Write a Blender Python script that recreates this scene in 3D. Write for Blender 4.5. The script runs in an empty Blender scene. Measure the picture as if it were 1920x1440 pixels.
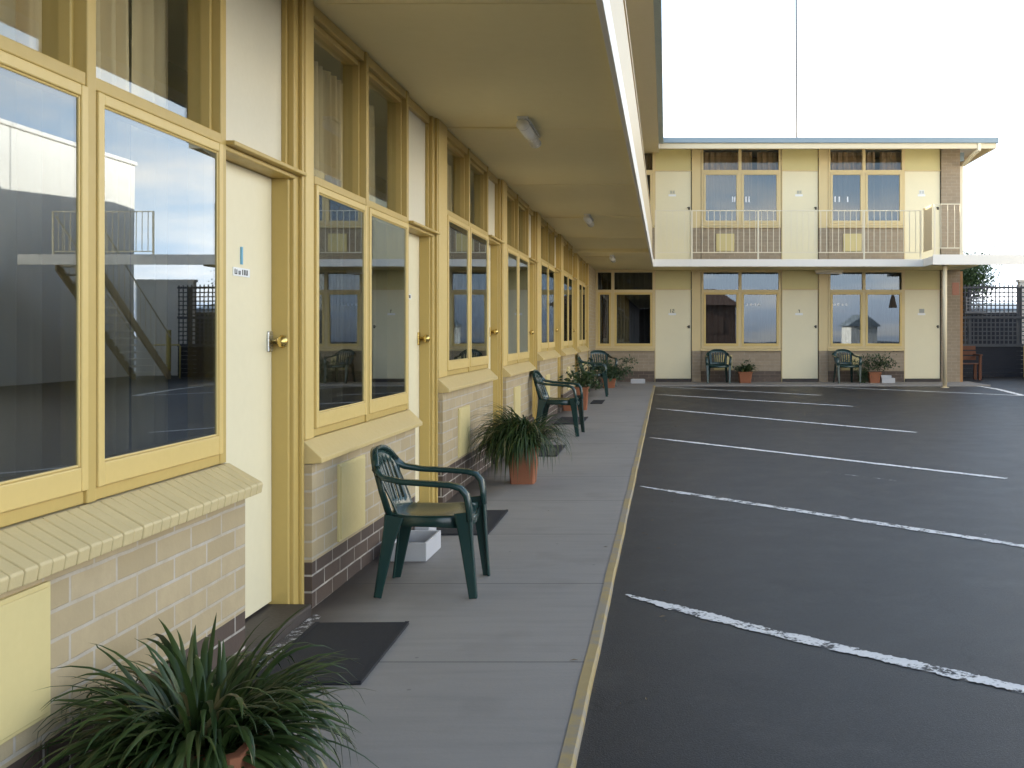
import bpy, bmesh, math, random
from mathutils import Vector, Matrix
random.seed(7)
S = bpy.context.scene
COL = S.collection
R = math.radians

# ------------------------------------------------------------------ helpers
class MB:
    """collects geometry that becomes ONE mesh object"""
    def __init__(self):
        self.bm = bmesh.new()
    def box(self, x0, x1, y0, y1, z0, z1):
        if x0 > x1: x0, x1 = x1, x0
        if y0 > y1: y0, y1 = y1, y0
        if z0 > z1: z0, z1 = z1, z0
        v = [self.bm.verts.new(p) for p in ((x0,y0,z0),(x1,y0,z0),(x1,y1,z0),(x0,y1,z0),
                                            (x0,y0,z1),(x1,y0,z1),(x1,y1,z1),(x0,y1,z1))]
        for f in ((0,3,2,1),(4,5,6,7),(0,1,5,4),(1,2,6,5),(2,3,7,6),(3,0,4,7)):
            self.bm.faces.new([v[i] for i in f])
        return self
    def poly(self, pts):
        self.bm.faces.new([self.bm.verts.new(p) for p in pts]); return self
    def loft(self, loops, cap=True, closed=True):
        rings = [[self.bm.verts.new(p) for p in l] for l in loops]
        n = len(rings[0])
        for a, b in zip(rings, rings[1:]):
            for i in range(n if closed else n-1):
                j = (i+1) % n
                self.bm.faces.new((a[i], a[j], b[j], b[i]))
        if cap and closed:
            self.bm.faces.new(list(reversed(rings[0]))); self.bm.faces.new(rings[-1])
        return self
    def tube(self, pts, r, n=10):
        pts = [Vector(p) for p in pts]; rs = r if isinstance(r, (list, tuple)) else [r]*len(pts)
        loops = []
        for i, p in enumerate(pts):
            t = (pts[min(i+1, len(pts)-1)] - pts[max(i-1, 0)]).normalized()
            a = Vector((0,0,1)) if abs(t.z) < .9 else Vector((1,0,0))
            u = t.cross(a).normalized(); w = u.cross(t)
            loops.append([p + (u*math.cos(2*math.pi*k/n) + w*math.sin(2*math.pi*k/n))*rs[i] for k in range(n)])
        return self.loft(loops)
    def sweep(self, pts, wd, widths, ths):
        pts = [Vector(p) for p in pts]; loops = []
        for i, p in enumerate(pts):
            t = (pts[min(i+1, len(pts)-1)] - pts[max(i-1, 0)]).normalized()
            w = Vector(wd[i]); w = (w - t*w.dot(t)).normalized(); n = t.cross(w)
            W, T = widths[i]/2, ths[i]/2
            loops.append([p - w*W - n*T*.5, p - w*W*.8 - n*T, p + w*W*.8 - n*T, p + w*W - n*T*.5,
                          p + w*W + n*T*.5, p + w*W*.8 + n*T, p - w*W*.8 + n*T, p - w*W + n*T*.5])
        return self.loft(loops)
    def lathe(self, prof, n=24, c=(0,0)):
        loops = [[(c[0]+r*math.cos(2*math.pi*k/n), c[1]+r*math.sin(2*math.pi*k/n), z) for k in range(n)] for r, z in prof]
        return self.loft(loops)
    def build(self, name, mat, parent=None, bevel=0, smooth=False, local=False, solid=0, sub=0):
        bmesh.ops.recalc_face_normals(self.bm, faces=self.bm.faces)
        me = bpy.data.meshes.new(name); self.bm.to_mesh(me); self.bm.free()
        o = bpy.data.objects.new(name, me); COL.objects.link(o)
        me.materials.append(mat)
        if smooth:
            for p in me.polygons: p.use_smooth = True
        if solid:
            m = o.modifiers.new('solid', 'SOLIDIFY'); m.thickness = solid; m.offset = 0
        if sub:
            m = o.modifiers.new('sub', 'SUBSURF'); m.levels = sub; m.render_levels = sub
        if bevel:
            m = o.modifiers.new('bevel', 'BEVEL'); m.width = bevel; m.segments = 2
            m.limit_method = 'ANGLE'; m.angle_limit = R(35)
        if parent:
            o.parent = parent
            if not local: o.matrix_parent_inverse = WORLD[parent.name].inverted()
        WORLD[o.name] = Matrix.Identity(4)
        return o
WORLD = {}
def tag(o, label=None, cat=None, group=None, kind=None):
    if label: o['label'] = label
    if cat: o['category'] = cat
    if group: o['group'] = group
    if kind: o['kind'] = kind
    return o
def empty(name, loc, rz=0):
    o = bpy.data.objects.new(name, None); COL.objects.link(o)
    o.location = loc; o.rotation_euler.z = rz
    WORLD[o.name] = Matrix.Translation(loc) @ Matrix.Rotation(rz, 4, 'Z')
    return o
def copy_tree(o, parent=None):
    c = o.copy(); COL.objects.link(c)
    if parent:
        c.parent = parent
    for ch in list(o.children): copy_tree(ch, c)
    return c

# ------------------------------------------------------------------ materials
def newmat(name):
    m = bpy.data.materials.new(name); m.use_nodes = True
    nt = m.node_tree; b = nt.nodes['Principled BSDF']
    return m, nt, b
def N(nt, t, **kw):
    n = nt.nodes.new(t)
    for k, v in kw.items():
        if k in n.inputs: n.inputs[k].default_value = v
        else: setattr(n, k, v)
    return n
def objco(nt): return N(nt, 'ShaderNodeTexCoord').outputs['Object']
def ramp(nt, fac, stops):
    r = N(nt, 'ShaderNodeValToRGB'); e = r.color_ramp.elements
    while len(e) < len(stops): e.new(.5)
    for el, (p, c) in zip(e, stops):
        el.position = p; el.color = (c[0], c[1], c[2], 1) if not isinstance(c, float) else (c, c, c, 1)
    nt.links.new(fac, r.inputs['Fac']); return r.outputs['Color']
def mix(nt, fac, a, b, mode='MIX'):
    n = N(nt, 'ShaderNodeMix', data_type='RGBA', blend_type=mode)
    for s, v in ((n.inputs[0], fac), (n.inputs[6], a), (n.inputs[7], b)):
        if hasattr(v, 'links'): nt.links.new(v, s)
        elif isinstance(v, (int, float)): s.default_value = v
        else: s.default_value = (v[0], v[1], v[2], 1)
    return n.outputs[2]
def noise(nt, co, scale, detail=4, rough=.55):
    n = N(nt, 'ShaderNodeTexNoise', Scale=scale, Detail=detail, Roughness=rough)
    nt.links.new(co, n.inputs['Vector']); return n.outputs['Fac']
def bump(nt, b, h, strength, dist=.01):
    n = N(nt, 'ShaderNodeBump', Strength=strength, Distance=dist)
    nt.links.new(h, n.inputs['Height']); nt.links.new(n.outputs[0], b.inputs['Normal'])
def math_(nt, op, a, b=None, c=None):
    n = N(nt, 'ShaderNodeMath', operation=op)
    for i, v in enumerate((a, b, c)):
        if v is None: continue
        if hasattr(v, 'links'): nt.links.new(v, n.inputs[i])
        else: n.inputs[i].default_value = v
    return n.outputs[0]
def paint(name, col, rough=.45, var=.1, scale=3., bmp=.06, spec=.4, metal=0.):
    m, nt, b = newmat(name); co = objco(nt)
    f = noise(nt, co, scale, 5); f2 = noise(nt, co, scale*14, 3)
    c = mix(nt, f, [x*(1-var) for x in col], [min(1, x*(1+var)) for x in col])
    c = mix(nt, math_(nt, 'MULTIPLY', f2, .25), c, [x*.82 for x in col])
    nt.links.new(c, b.inputs['Base Color'])
    r = math_(nt, 'MULTIPLY_ADD', f2, .2, rough-.1); nt.links.new(r, b.inputs['Roughness'])
    b.inputs['Specular IOR Level'].default_value = spec; b.inputs['Metallic'].default_value = metal
    bump(nt, b, f2, bmp, .004)
    return m
M = {}
M['trim'] = paint('trim_paint', (.52,.37,.115), .42, .06)
M['sash'] = paint('sash_paint', (.66,.485,.175), .38, .05)
M['sill'] = paint('sill_paint', (.58,.44,.19), .42, .06)
M['door'] = paint('door_paint', (.78,.70,.475), .4, .05, 1.5)
M['panel'] = paint('panel_paint', (.63,.52,.24), .45, .05)
M['panel_pale'] = paint('pale_panel_paint', (.71,.655,.50), .45, .04)
M['backtrim'] = paint('back_trim_paint', (.66,.52,.27), .45, .05)
M['backpanel'] = paint('back_panel_paint', (.62,.54,.26), .5, .05)
M['soffit'] = paint('soffit_paint', (.86,.745,.42), .55, .06, .8)
M['eave'] = paint('eave_paint', (.62,.54,.40), .6, .06, .8)
M['white'] = paint('white_fascia_paint', (.82,.78,.70), .45, .04, 1.2)
M['backboard'] = paint('cream_board_paint', (.71,.60,.40), .5, .04)
M['rail'] = paint('rail_paint', (.76,.68,.50), .4, .04)
M['parapet'] = paint('parapet_paint', (.60,.48,.29), .5, .05)
M['gutter'] = paint('gutter_paint', (.23,.29,.32), .4, .1, 2)
M['roof'] = paint('roof_sheet', (.28,.32,.34), .5, .1, 2)
M['step'] = paint('step_paint', (.055,.045,.04), .6, .25, 4, .2)
M['interior'] = paint('interior_wall', (.16,.14,.12), .8, .1)
M['curtain'] = paint('curtain_cloth', (.72,.58,.36), .9, .1, 6, .1, .1)
M['curtain_dark'] = paint('dark_curtain_cloth', (.05,.05,.06), .9, .15, 6, .1, .1)
M['curtain_brown'] = paint('brown_curtain_cloth', (.30,.20,.12), .9, .2, 6, .1, .1)
M['curtain_grey'] = paint('grey_curtain_cloth', (.17,.175,.19), .9, .15, 6, .1, .1)
m_, nt_, b_ = newmat('green_plastic'); M['plastic'] = m_
b_.inputs['Roughness'].default_value = .22; b_.inputs['Specular IOR Level'].default_value = .55
nt_.links.new(mix(nt_, noise(nt_, objco(nt_), 2.5, 2), (.011,.034,.030), (.018,.046,.040)), b_.inputs['Base Color'])
M['terracotta'] = paint('terracotta', (.29,.115,.06), .75, .2, 6, .3, .2)
M['soil'] = paint('soil', (.03,.022,.016), .95, .4, 30, .6, .1)
M['mat'] = paint('rubber_mat', (.024,.024,.027), .8, .15, 40, .4, .3)
M['whiteblock'] = paint('white_block_paint', (.46,.46,.47), .6, .08, 8, .2)
M['blockhole'] = paint('block_hollow', (.12,.12,.13), .8, .1)
M['brass'] = paint('brass', (.62,.44,.14), .25, .1, 10, .02, .5, .9)
M['chrome'] = paint('satin_chrome', (.6,.6,.58), .25, .1, 10, .02, .5, .9)
M['darkmetal'] = paint('dark_metal', (.05,.04,.03), .4, .1, 10, .02, .5, .5)
M['plate'] = paint('white_plate', (.82,.82,.80), .35, .03)
M['greyplate'] = paint('grey_plate', (.40,.40,.36), .4, .05)
M['blue'] = paint('blue_numeral', (.16,.42,.58), .4, .05)
M['ink'] = paint('dark_lettering', (.06,.06,.06), .5, .05)
M['opal'] = paint('opal_plastic', (.85,.84,.80), .25, .03)
M['fence'] = paint('lattice_paint', (.085,.09,.10), .7, .3, 4, .2)
M['fence_pale'] = paint('weathered_lattice', (.22,.23,.25), .7, .25, 4, .2)
M['navy'] = paint('navy_boards', (.015,.018,.028), .6, .3, 3, .2)
M['wood'] = paint('red_brown_wood', (.14,.05,.022), .55, .25, 9, .3)
M['timber'] = paint('orange_timber', (.40,.20,.075), .55, .2, 9, .2)
M['yellowrail'] = paint('yellow_rail_paint', (.62,.50,.16), .45, .1)
M['sign'] = paint('faded_red_sign', (.45,.20,.13), .5, .1)
M['bark'] = paint('bark', (.09,.07,.05), .9, .3, 12, .6, .1)
M['stucco'] = paint('white_render', (.80,.77,.70), .8, .05, 2, .2, .1)
M['brownwall'] = paint('brown_house_brick', (.17,.10,.07), .8, .2, 3, .2)
M['lampshade'] = paint('brown_lampshade', (.05,.04,.03), .9, .1)
M['pane_mark'] = paint('white_mark', (.9,.9,.9), .5, .02)  # plain white for the small marks on the panes

def brick(name, c1, c2, mortar, msize=.006):
    m, nt, b = newmat(name); co = objco(nt)
    s = N(nt, 'ShaderNodeSeparateXYZ'); nt.links.new(co, s.inputs[0])
    cx = N(nt, 'ShaderNodeCombineXYZ')
    nt.links.new(math_(nt, 'ADD', s.outputs[0], s.outputs[1]), cx.inputs[0]); nt.links.new(s.outputs[2], cx.inputs[1])
    wob = N(nt, 'ShaderNodeTexNoise', Scale=6., Detail=2.); nt.links.new(co, wob.inputs['Vector'])
    va = N(nt, 'ShaderNodeVectorMath', operation='SCALE'); va.inputs['Scale'].default_value = .006
    nt.links.new(wob.outputs['Color'], va.inputs[0])
    vb = N(nt, 'ShaderNodeVectorMath', operation='ADD'); nt.links.new(cx.outputs[0], vb.inputs[0]); nt.links.new(va.outputs[0], vb.inputs[1])
    t = N(nt, 'ShaderNodeTexBrick', Scale=1.); t.offset = .5
    t.inputs['Brick Width'].default_value = .24; t.inputs['Row Height'].default_value = .0785
    t.inputs['Mortar Size'].default_value = msize; t.inputs['Mortar Smooth'].default_value = .15; t.inputs['Bias'].default_value = -.1
    t.inputs['Color1'].default_value = (*c1, 1); t.inputs['Color2'].default_value = (*c2, 1); t.inputs['Mortar'].default_value = (*mortar, 1)
    nt.links.new(vb.outputs[0], t.inputs['Vector'])
    f = noise(nt, co, 9, 6, .65); f3 = noise(nt, co, 70, 3)
    c = mix(nt, ramp(nt, f, [(.3,.0),(.75,1.)]), t.outputs['Color'], [x*.78 for x in c1])
    c = mix(nt, math_(nt, 'MULTIPLY', f3, .4), c, t.outputs['Color'])
    nt.links.new(c, b.inputs['Base Color']); b.inputs['Roughness'].default_value = .72
    b.inputs['Specular IOR Level'].default_value = .25
    h = math_(nt, 'SUBTRACT', math_(nt, 'MULTIPLY', f3, .25), t.outputs['Fac'])
    bump(nt, b, h, .55, .006)
    return m
M['brick'] = brick('tan_brick', (.46,.365,.22), (.38,.295,.165), (.47,.42,.35))
M['brickdark'] = brick('dark_plinth_brick', (.105,.075,.058), (.075,.055,.045), (.50,.46,.40), .005)
M['brickback'] = brick('grey_brown_brick', (.36,.285,.20), (.31,.245,.17), (.42,.36,.28), .005)
M['brickbackdark'] = brick('dark_brown_brick', (.13,.10,.08), (.10,.075,.06), (.24,.19,.15), .005)

def glass_mat(name, base, gain, tint):
    m, nt, b = newmat(name); nt.nodes.remove(b)
    out = nt.nodes['Material Output']
    lw = N(nt, 'ShaderNodeLayerWeight', Blend=.5)
    p = math_(nt, 'POWER', lw.outputs['Facing'], 2.5)
    fac = math_(nt, 'MULTIPLY_ADD', p, gain, base)
    tr = N(nt, 'ShaderNodeBsdfTransparent', Color=(*tint,1))
    gl = N(nt, 'ShaderNodeBsdfGlossy', Color=(.84,.92,1,1), Roughness=.0)
    co = objco(nt); bn = N(nt, 'ShaderNodeBump', Strength=.05, Distance=.01)
    nt.links.new(noise(nt, co, 1.1, 1), bn.inputs['Height']); nt.links.new(bn.outputs[0], gl.inputs['Normal'])
    ms = N(nt, 'ShaderNodeMixShader'); nt.links.new(fac, ms.inputs[0])
    nt.links.new(tr.outputs[0], ms.inputs[1]); nt.links.new(gl.outputs[0], ms.inputs[2])
    nt.links.new(ms.outputs[0], out.inputs['Surface'])
    return m
M['glass'] = glass_mat('window_glass', .085, .50, (.52,.54,.53))
M['clear'] = glass_mat('clear_glass', .03, .45, (.93,.94,.92))

def asphalt_mat():
    m, nt, b = newmat('asphalt'); co = objco(nt)
    big = noise(nt, co, .35, 5, .6); mid = noise(nt, co, 3, 5, .65); fine = noise(nt, co, 160, 3, .7)
    c = mix(nt, big, (.011,.0108,.0112), (.019,.0187,.019))
    c = mix(nt, ramp(nt, mid, [(.35,0.),(.8,.6)]), c, (.026,.026,.0265))
    c = mix(nt, ramp(nt, fine, [(.45,0.),(.75,.75)]), c, (.070,.070,.072))
    oil = noise(nt, co, 1.05, 2, .4); c = mix(nt, ramp(nt, oil, [(.66,0.),(.72,.7)]), c, (.006,.006,.0062))
    dust = noise(nt, co, 1.7, 6, .7); c = mix(nt, ramp(nt, dust, [(.56,0.),(.74,.55)]), c, (.062,.060,.056))
    ck = N(nt, 'ShaderNodeTexVoronoi', Scale=.42, feature='DISTANCE_TO_EDGE')
    wv = N(nt, 'ShaderNodeVectorMath', operation='ADD'); nz_ = N(nt, 'ShaderNodeTexNoise', Scale=1.6, Detail=6.); nt.links.new(co, nz_.inputs['Vector'])
    nt.links.new(co, wv.inputs[0]); nt.links.new(nz_.outputs['Color'], wv.inputs[1]); nt.links.new(wv.outputs[0], ck.inputs['Vector'])
    c = mix(nt, math_(nt, 'MULTIPLY', ramp(nt, ck.outputs['Distance'], [(.0015,.75),(.004,0.)]), ramp(nt, oil, [(.40,0.),(.56,1.)])), c, (.005,.005,.005))
    vo = N(nt, 'ShaderNodeTexVoronoi', Scale=2.1); nt.links.new(co, vo.inputs['Vector'])
    sp = ramp(nt, vo.outputs['Distance'], [(.012,1.),(.02,0.)])
    c = mix(nt, math_(nt, 'MULTIPLY', sp, .5), c, (.4,.4,.38))
    nt.links.new(c, b.inputs['Base Color'])
    nt.links.new(math_(nt, 'MULTIPLY_ADD', mid, .14, .40), b.inputs['Roughness']); b.inputs['Specular IOR Level'].default_value = .24
    b.inputs['Specular Tint'].default_value = (.86,.73,.62,1)
    bump(nt, b, math_(nt, 'ADD', fine, math_(nt, 'MULTIPLY', mid, .5)), .3, .006)
    return m
M['asphalt'] = asphalt_mat()
def concrete_mat():
    m, nt, b = newmat('concrete'); co = objco(nt)
    s = N(nt, 'ShaderNodeSeparateXYZ'); nt.links.new(co, s.inputs[0])
    big = noise(nt, co, .9, 6, .6); fine = noise(nt, co, 60, 4, .7)
    mp = N(nt, 'ShaderNodeMapping'); mp.inputs['Scale'].default_value = (1., 9., 1.); nt.links.new(co, mp.inputs[0])
    streak = noise(nt, mp.outputs[0], 1.6, 5, .6)
    c = mix(nt, big, (.23,.211,.190), (.315,.292,.265))
    c = mix(nt, ramp(nt, streak, [(.45,0.),(.75,.35)]), c, (.15,.148,.14))
    c = mix(nt, math_(nt, 'MULTIPLY', fine, .5), c, (.20,.197,.188))
    bl = noise(nt, co, 2.3, 3, .5); c = mix(nt, ramp(nt, bl, [(.58,0.),(.72,.26)]), c, (.14,.13,.117))
    vs = N(nt, 'ShaderNodeTexVoronoi', Scale=5.5); nt.links.new(co, vs.inputs['Vector'])
    c = mix(nt, ramp(nt, vs.outputs['Distance'], [(.03,.55),(.055,0.)]), c, (.10,.095,.09))
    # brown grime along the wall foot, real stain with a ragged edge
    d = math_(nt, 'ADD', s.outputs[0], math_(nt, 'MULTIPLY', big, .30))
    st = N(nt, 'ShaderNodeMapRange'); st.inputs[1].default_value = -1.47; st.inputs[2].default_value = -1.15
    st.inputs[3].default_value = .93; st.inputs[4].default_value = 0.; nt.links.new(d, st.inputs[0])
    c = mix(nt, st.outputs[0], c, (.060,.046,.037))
    # saw cut joints every 1.26 m
    fr = math_(nt, 'FRACT', math_(nt, 'DIVIDE', math_(nt, 'SUBTRACT', s.outputs[1], 4.04-1.26*3), 1.26))
    j = math_(nt, 'LESS_THAN', fr, .0075)
    bk = math_(nt, 'LESS_THAN', s.outputs[1], 23.1)
    j = math_(nt, 'MULTIPLY', j, bk)
    c = mix(nt, math_(nt, 'MULTIPLY', j, .75), c, (.06,.058,.055))
    nt.links.new(c, b.inputs['Base Color']); b.inputs['Roughness'].default_value = .75; b.inputs['Specular IOR Level'].default_value = .3
    h = math_(nt, 'SUBTRACT', math_(nt, 'MULTIPLY', fine, .4), j)
    bump(nt, b, h, .35, .005)
    return m
M['concrete'] = concrete_mat()
def worn(name, col, under, thr, sc, alpha=False):
    m, nt, b = newmat(name); co = objco(nt)
    f = noise(nt, co, sc, 8, .72); g = noise(nt, co, sc*6, 4, .6)
    k = ramp(nt, math_(nt, 'ADD', math_(nt, 'MULTIPLY', f, .7), math_(nt, 'MULTIPLY', g, .3)), [(thr-.035,0.),(thr+.035,1.)])
    if alpha:
        nt.links.new(mix(nt, g, [x*.8 for x in col], col), b.inputs['Base Color'])
        nt.links.new(k, b.inputs['Alpha'])
    else:
        nt.links.new(mix(nt, k, under, mix(nt, g, [x*.75 for x in col], col)), b.inputs['Base Color'])
    b.inputs['Roughness'].default_value = .7; bump(nt, b, g, .2, .004)
    return m
M['line'] = worn('worn_white_paint', (.74,.74,.73), (.05,.05,.05), .46, 11, True)
M['line_far'] = worn('white_line_paint', (.78,.78,.77), (.05,.05,.05), .40, 5, True)
M['kerb'] = worn('worn_yellow_paint', (.37,.275,.115), (.25,.215,.155), .475, 2.4)
M['flake'] = worn('flaked_white_paint', (.7,.68,.65), (.05,.04,.04), .54, 26, True)
def leaf_mat(name, c1, c2, c3):
    m, nt, b = newmat(name)
    g = N(nt, 'ShaderNodeNewGeometry')
    c = ramp(nt, g.outputs['Random Per Island'], [(0., c1), (.72, c2), (.90, c2), (.97, c3)])
    co = objco(nt); c = mix(nt, math_(nt, 'MULTIPLY', noise(nt, co, 14, 3), .5), c, [x*.55 for x in c1])
    nt.links.new(c, b.inputs['Base Color']); b.inputs['Roughness'].default_value = .42
    b.inputs['Specular IOR Level'].default_value = .45
    tl = N(nt, 'ShaderNodeBsdfTranslucent'); nt.links.new(c, tl.inputs['Color'])
    ms = N(nt, 'ShaderNodeMixShader'); ms.inputs[0].default_value = .22
    nt.links.new(b.outputs[0], ms.inputs[1]); nt.links.new(tl.outputs[0], ms.inputs[2])
    nt.links.new(ms.outputs[0], nt.nodes['Material Output'].inputs['Surface'])
    return m
M['strap'] = leaf_mat('strap_leaf', (.020,.044,.012), (.064,.104,.026), (.26,.22,.10))
M['bush'] = leaf_mat('bush_leaf', (.022,.052,.018), (.05,.095,.035), (.09,.12,.05))
M['tree'] = leaf_mat('tree_leaf', (.05,.10,.035), (.10,.17,.06), (.16,.21,.08))

# ------------------------------------------------------------------ levels
WX = -1.69          # face of the left wing
BY = 24.67          # face of the back wing
def floor(y):
    return .138*min(max((y-5.)/18., 0), 1)
def kerb_x(y): return -.213*(1.28-floor(y))

# ------------------------------------------------------------------ ground
ys = [-120,-40,-10,0,2,5] + [5+i*1.5 for i in range(1,13)] + [24,26,30,40,80,200,500]
g = MB(); rows = []
xs = [-200,-60,-20,-5,0,5,20,60,200]
for y in ys: rows.append([g.bm.verts.new((x, y, floor(y)-.03)) for x in xs])
for a, b in zip(rows, rows[1:]):
    for i in range(len(xs)-1): g.bm.faces.new((a[i], a[i+1], b[i+1], b[i]))
tag(g.build('car_park_ground', M['asphalt']), kind='structure')

w = MB(); yy = [0.5,2,3.5,5] + [5+i*1. for i in range(1,19)]
KW = .044
prev = None
for y in yy:
    z = floor(y); k = kerb_x(y)-KW
    r = [w.bm.verts.new(p) for p in ((-1.95,y,z-.12),(-1.95,y,z),(k,y,z),(k,y,z-.12))]
    if prev:
        for i in range(4): w.bm.faces.new((prev[i], prev[(i+1)%4], r[(i+1)%4], r[i]))
    prev = r
w.box(-1.95, kerb_x(23)-KW, 23.0002, 24.9, .02, .138)
w.box(kerb_x(23)-KW+.0005, 7.25, 23.18, 24.9, .02, .138)
tag(w.build('walkway', M['concrete']), kind='structure')
k = MB(); prev = None
for y in [0.5,1,1.5] + [2+i*.25 for i in range(85)]:
    z = floor(y)+.003; x = kerb_x(y) + .0015*math.sin(y*3.1) + .001*math.sin(y*7.7)
    r = [k.bm.verts.new(p) for p in ((x-KW,y,z-.1),(x-KW-.002,y,z),(x-.008,y,z),(x,y,z-.010),(x+.002,y,z-.1))]
    if prev:
        for i in range(5): k.bm.faces.new((prev[i], prev[(i+1)%5], r[(i+1)%5], r[i]))
    prev = r
tag(k.build('kerb', M['kerb']), kind='structure')
kb = MB(); kb.box(kerb_x(23)-KW+.002, 7.25, 23.12, 23.1795, .02, .142)
tag(kb.build('back_kerb', M['concrete'], bevel=.01), kind='structure')

def ribbon(pts, width, mat, taper=True):
    m = MB(); n = 260; prev = None; rj = random.Random(5)
    P = [Vector(p) for p in pts]
    L = [(P[i+1]-P[i]).length for i in range(len(P)-1)]; T = sum(L)
    for i in range(n+1):
        d = T*i/n; j = 0
        while j < len(L)-1 and d > L[j]: d -= L[j]; j += 1
        p = P[j].lerp(P[j+1], d/L[j]); t = (P[j+1]-P[j]).normalized(); s = Vector((-t.y, t.x))
        ww = width/2*(1+.10*math.sin(i*.31)+.07*math.sin(i*.13+2)+rj.uniform(-.11,.11))
        if taper and i < 26: ww *= .18+.82*i/26
        jo = rj.uniform(-.07,.07)*width; a, b = p+s*(ww+jo), p-s*(ww-jo)
        r = [m.bm.verts.new((a.x,a.y,floor(a.y)-.026)), m.bm.verts.new((b.x,b.y,floor(b.y)-.026))]
        if prev: m.bm.faces.new((prev[0], prev[1], r[1], r[0]))
        prev = r
    return tag(m.build('parking_line', mat), kind='structure')
ribbon([(-.203,5.19),(.45,4.55),(2.2,3.05)], .085, M['line'])
ribbon([(-.22,8.70),(2.19,6.34),(3.2,5.35)], .085, M['line'])
ribbon([(-.20,12.5),(3.0,9.14)], .085, M['line_far'])
ribbon([(-.17,16.9),(3.16,13.1)], .085, M['line_far'])
ribbon([(-.22,20.4),(3.12,17.35)], .085, M['line_far'])
ribbon([(-.2,23.0),(3.0,20.1)], .075, M['line_far'])
ribbon([(3.45,22.9),(6.9,20.0)], .085, M['line_far'])
M['line_faint'] = worn('faint_old_paint', (.45,.45,.44), (.05,.05,.05), .52, 7, True)
ribbon([(1.40,9.62),(2.02,8.98)], .03, M['line_faint'])
ribbon([(6.85,23.4),(7.0,23.0),(7.05,22.0),(6.9,20.0)], .12, M['line_far'], False)
fl = MB(); fl.poly([(-1.605,3.95,.004),(-1.52,3.95,.004),(-1.56,4.72,.004),(-1.605,4.72,.004)])
tag(fl.build('paint_flakes', M['flake']), kind='structure')

lt = MB(); rl = random.Random(11)
for _ in range(150):
    if rl.random() < .55: x = -.20+abs(rl.gauss(0,.22)); y = rl.uniform(3.4,22)
    else: x = rl.uniform(-1.4,6); y = rl.uniform(3.4,22)
    z = floor(y)+(.004 if x < kerb_x(y)-.05 else -.026)
    if kerb_x(y)-.07 < x < kerb_x(y)+.02: continue
    a = rl.uniform(0,6.28); l_ = rl.uniform(.006,.02); dx, dy = l_*math.cos(a), l_*math.sin(a)
    lt.poly([(x-dx,y-dy,z),(x-dy*.35,y+dx*.35,z+.004),(x+dx,y+dy,z+.002),(x+dy*.35,y-dx*.35,z+.003)])
tag(lt.build('leaf_litter', paint('dry_leaf', (.20,.15,.09), .8, .4, 9)), 'tiny dry leaves scattered on the asphalt along the yellow kerb', 'litter', kind='stuff')
# ------------------------------------------------------------------ wall-space boxes
class WB(MB):
    """boxes given along the wall (u), outward from it (n) and up (z)"""
    def __init__(self, side): super().__init__(); self.side = side
    def P(self, u, n, z): return (WX+n, u, z) if self.side == 'L' else (u, BY-n, z)
    def b(self, u0, u1, n0, n1, z0, z1):
        a, c = self.P(u0, n0, z0), self.P(u1, n1, z1)
        return self.box(a[0], c[0], a[1], c[1], a[2], c[2])
    def prism(self, u0, u1, prof):
        return self.loft([[self.P(u0, n, z) for n, z in prof], [self.P(u1, n, z) for n, z in prof]])
def sash_frame(m, a, b, z0, z1, n0, n1, w, wb, bd=.022):
    m.b(a, a+w, n0, n1, z0, z1); m.b(b-w, b, n0, n1, z0, z1)
    m.b(a+w, b-w, n0, n1-.0015, z0, z0+wb); m.b(a+w, b-w, n0, n1-.0015, z1-w, z1)
    # glazing bead
    m.b(a+w, a+w+.008, n0, n1-bd, z0+wb, z1-w); m.b(b-w-.008, b-w, n0, n1-bd, z0+wb, z1-w)
    m.b(a+w+.008, b-w-.008, n0, n1-bd-.001, z0+wb, z0+wb+.008); m.b(a+w+.008, b-w-.008, n0, n1-bd-.001, z1-w-.008, z1-w)

def add_curtain(side, u0, u1, z0, z1, mat, label, group, gaps=(), n=-.24, amp=.028, wl=.105):
    c = empty('curtain', (0,0,0))
    P = WB(side).P
    c.location = P((u0+u1)/2, n, z0); WORLD[c.name] = Matrix.Translation(c.location)
    tag(c, label, 'curtain', group)
    spans = []; a = u0
    for g0, g1 in gaps: spans.append((a, g0)); a = g1
    spans.append((a, u1))
    for s0, s1 in spans:
        m = WB(side); k = max(6, int((s1-s0)/.012)); ph = random.random()*6
        prev = None
        for i in range(k+1):
            u = s0+(s1-s0)*i/k
            d = amp*math.sin(2*math.pi*u/wl+ph+.8*math.sin(u*5)) + .4*amp*math.sin(2*math.pi*u/wl*2.3)
            r = [m.bm.verts.new(P(u, n+d*.85, z0)), m.bm.verts.new(P(u, n+d, (z0+z1)/2)), m.bm.verts.new(P(u, n+d*.7, z1))]
            if prev:
                for j in (0,1): m.bm.faces.new((prev[j], r[j], r[j+1], prev[j+1]))
            prev = r
        m.build('drape', mat, c, smooth=True)
    return c

# ------------------------------------------------------------------ LEFT WING
LW = tag(empty('motel_wing', (WX, 12., 0)), 'long cream and tan brick motel wing with covered walkway along the left', 'building', 'wings of the motel')
SOF = 2.87
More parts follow.
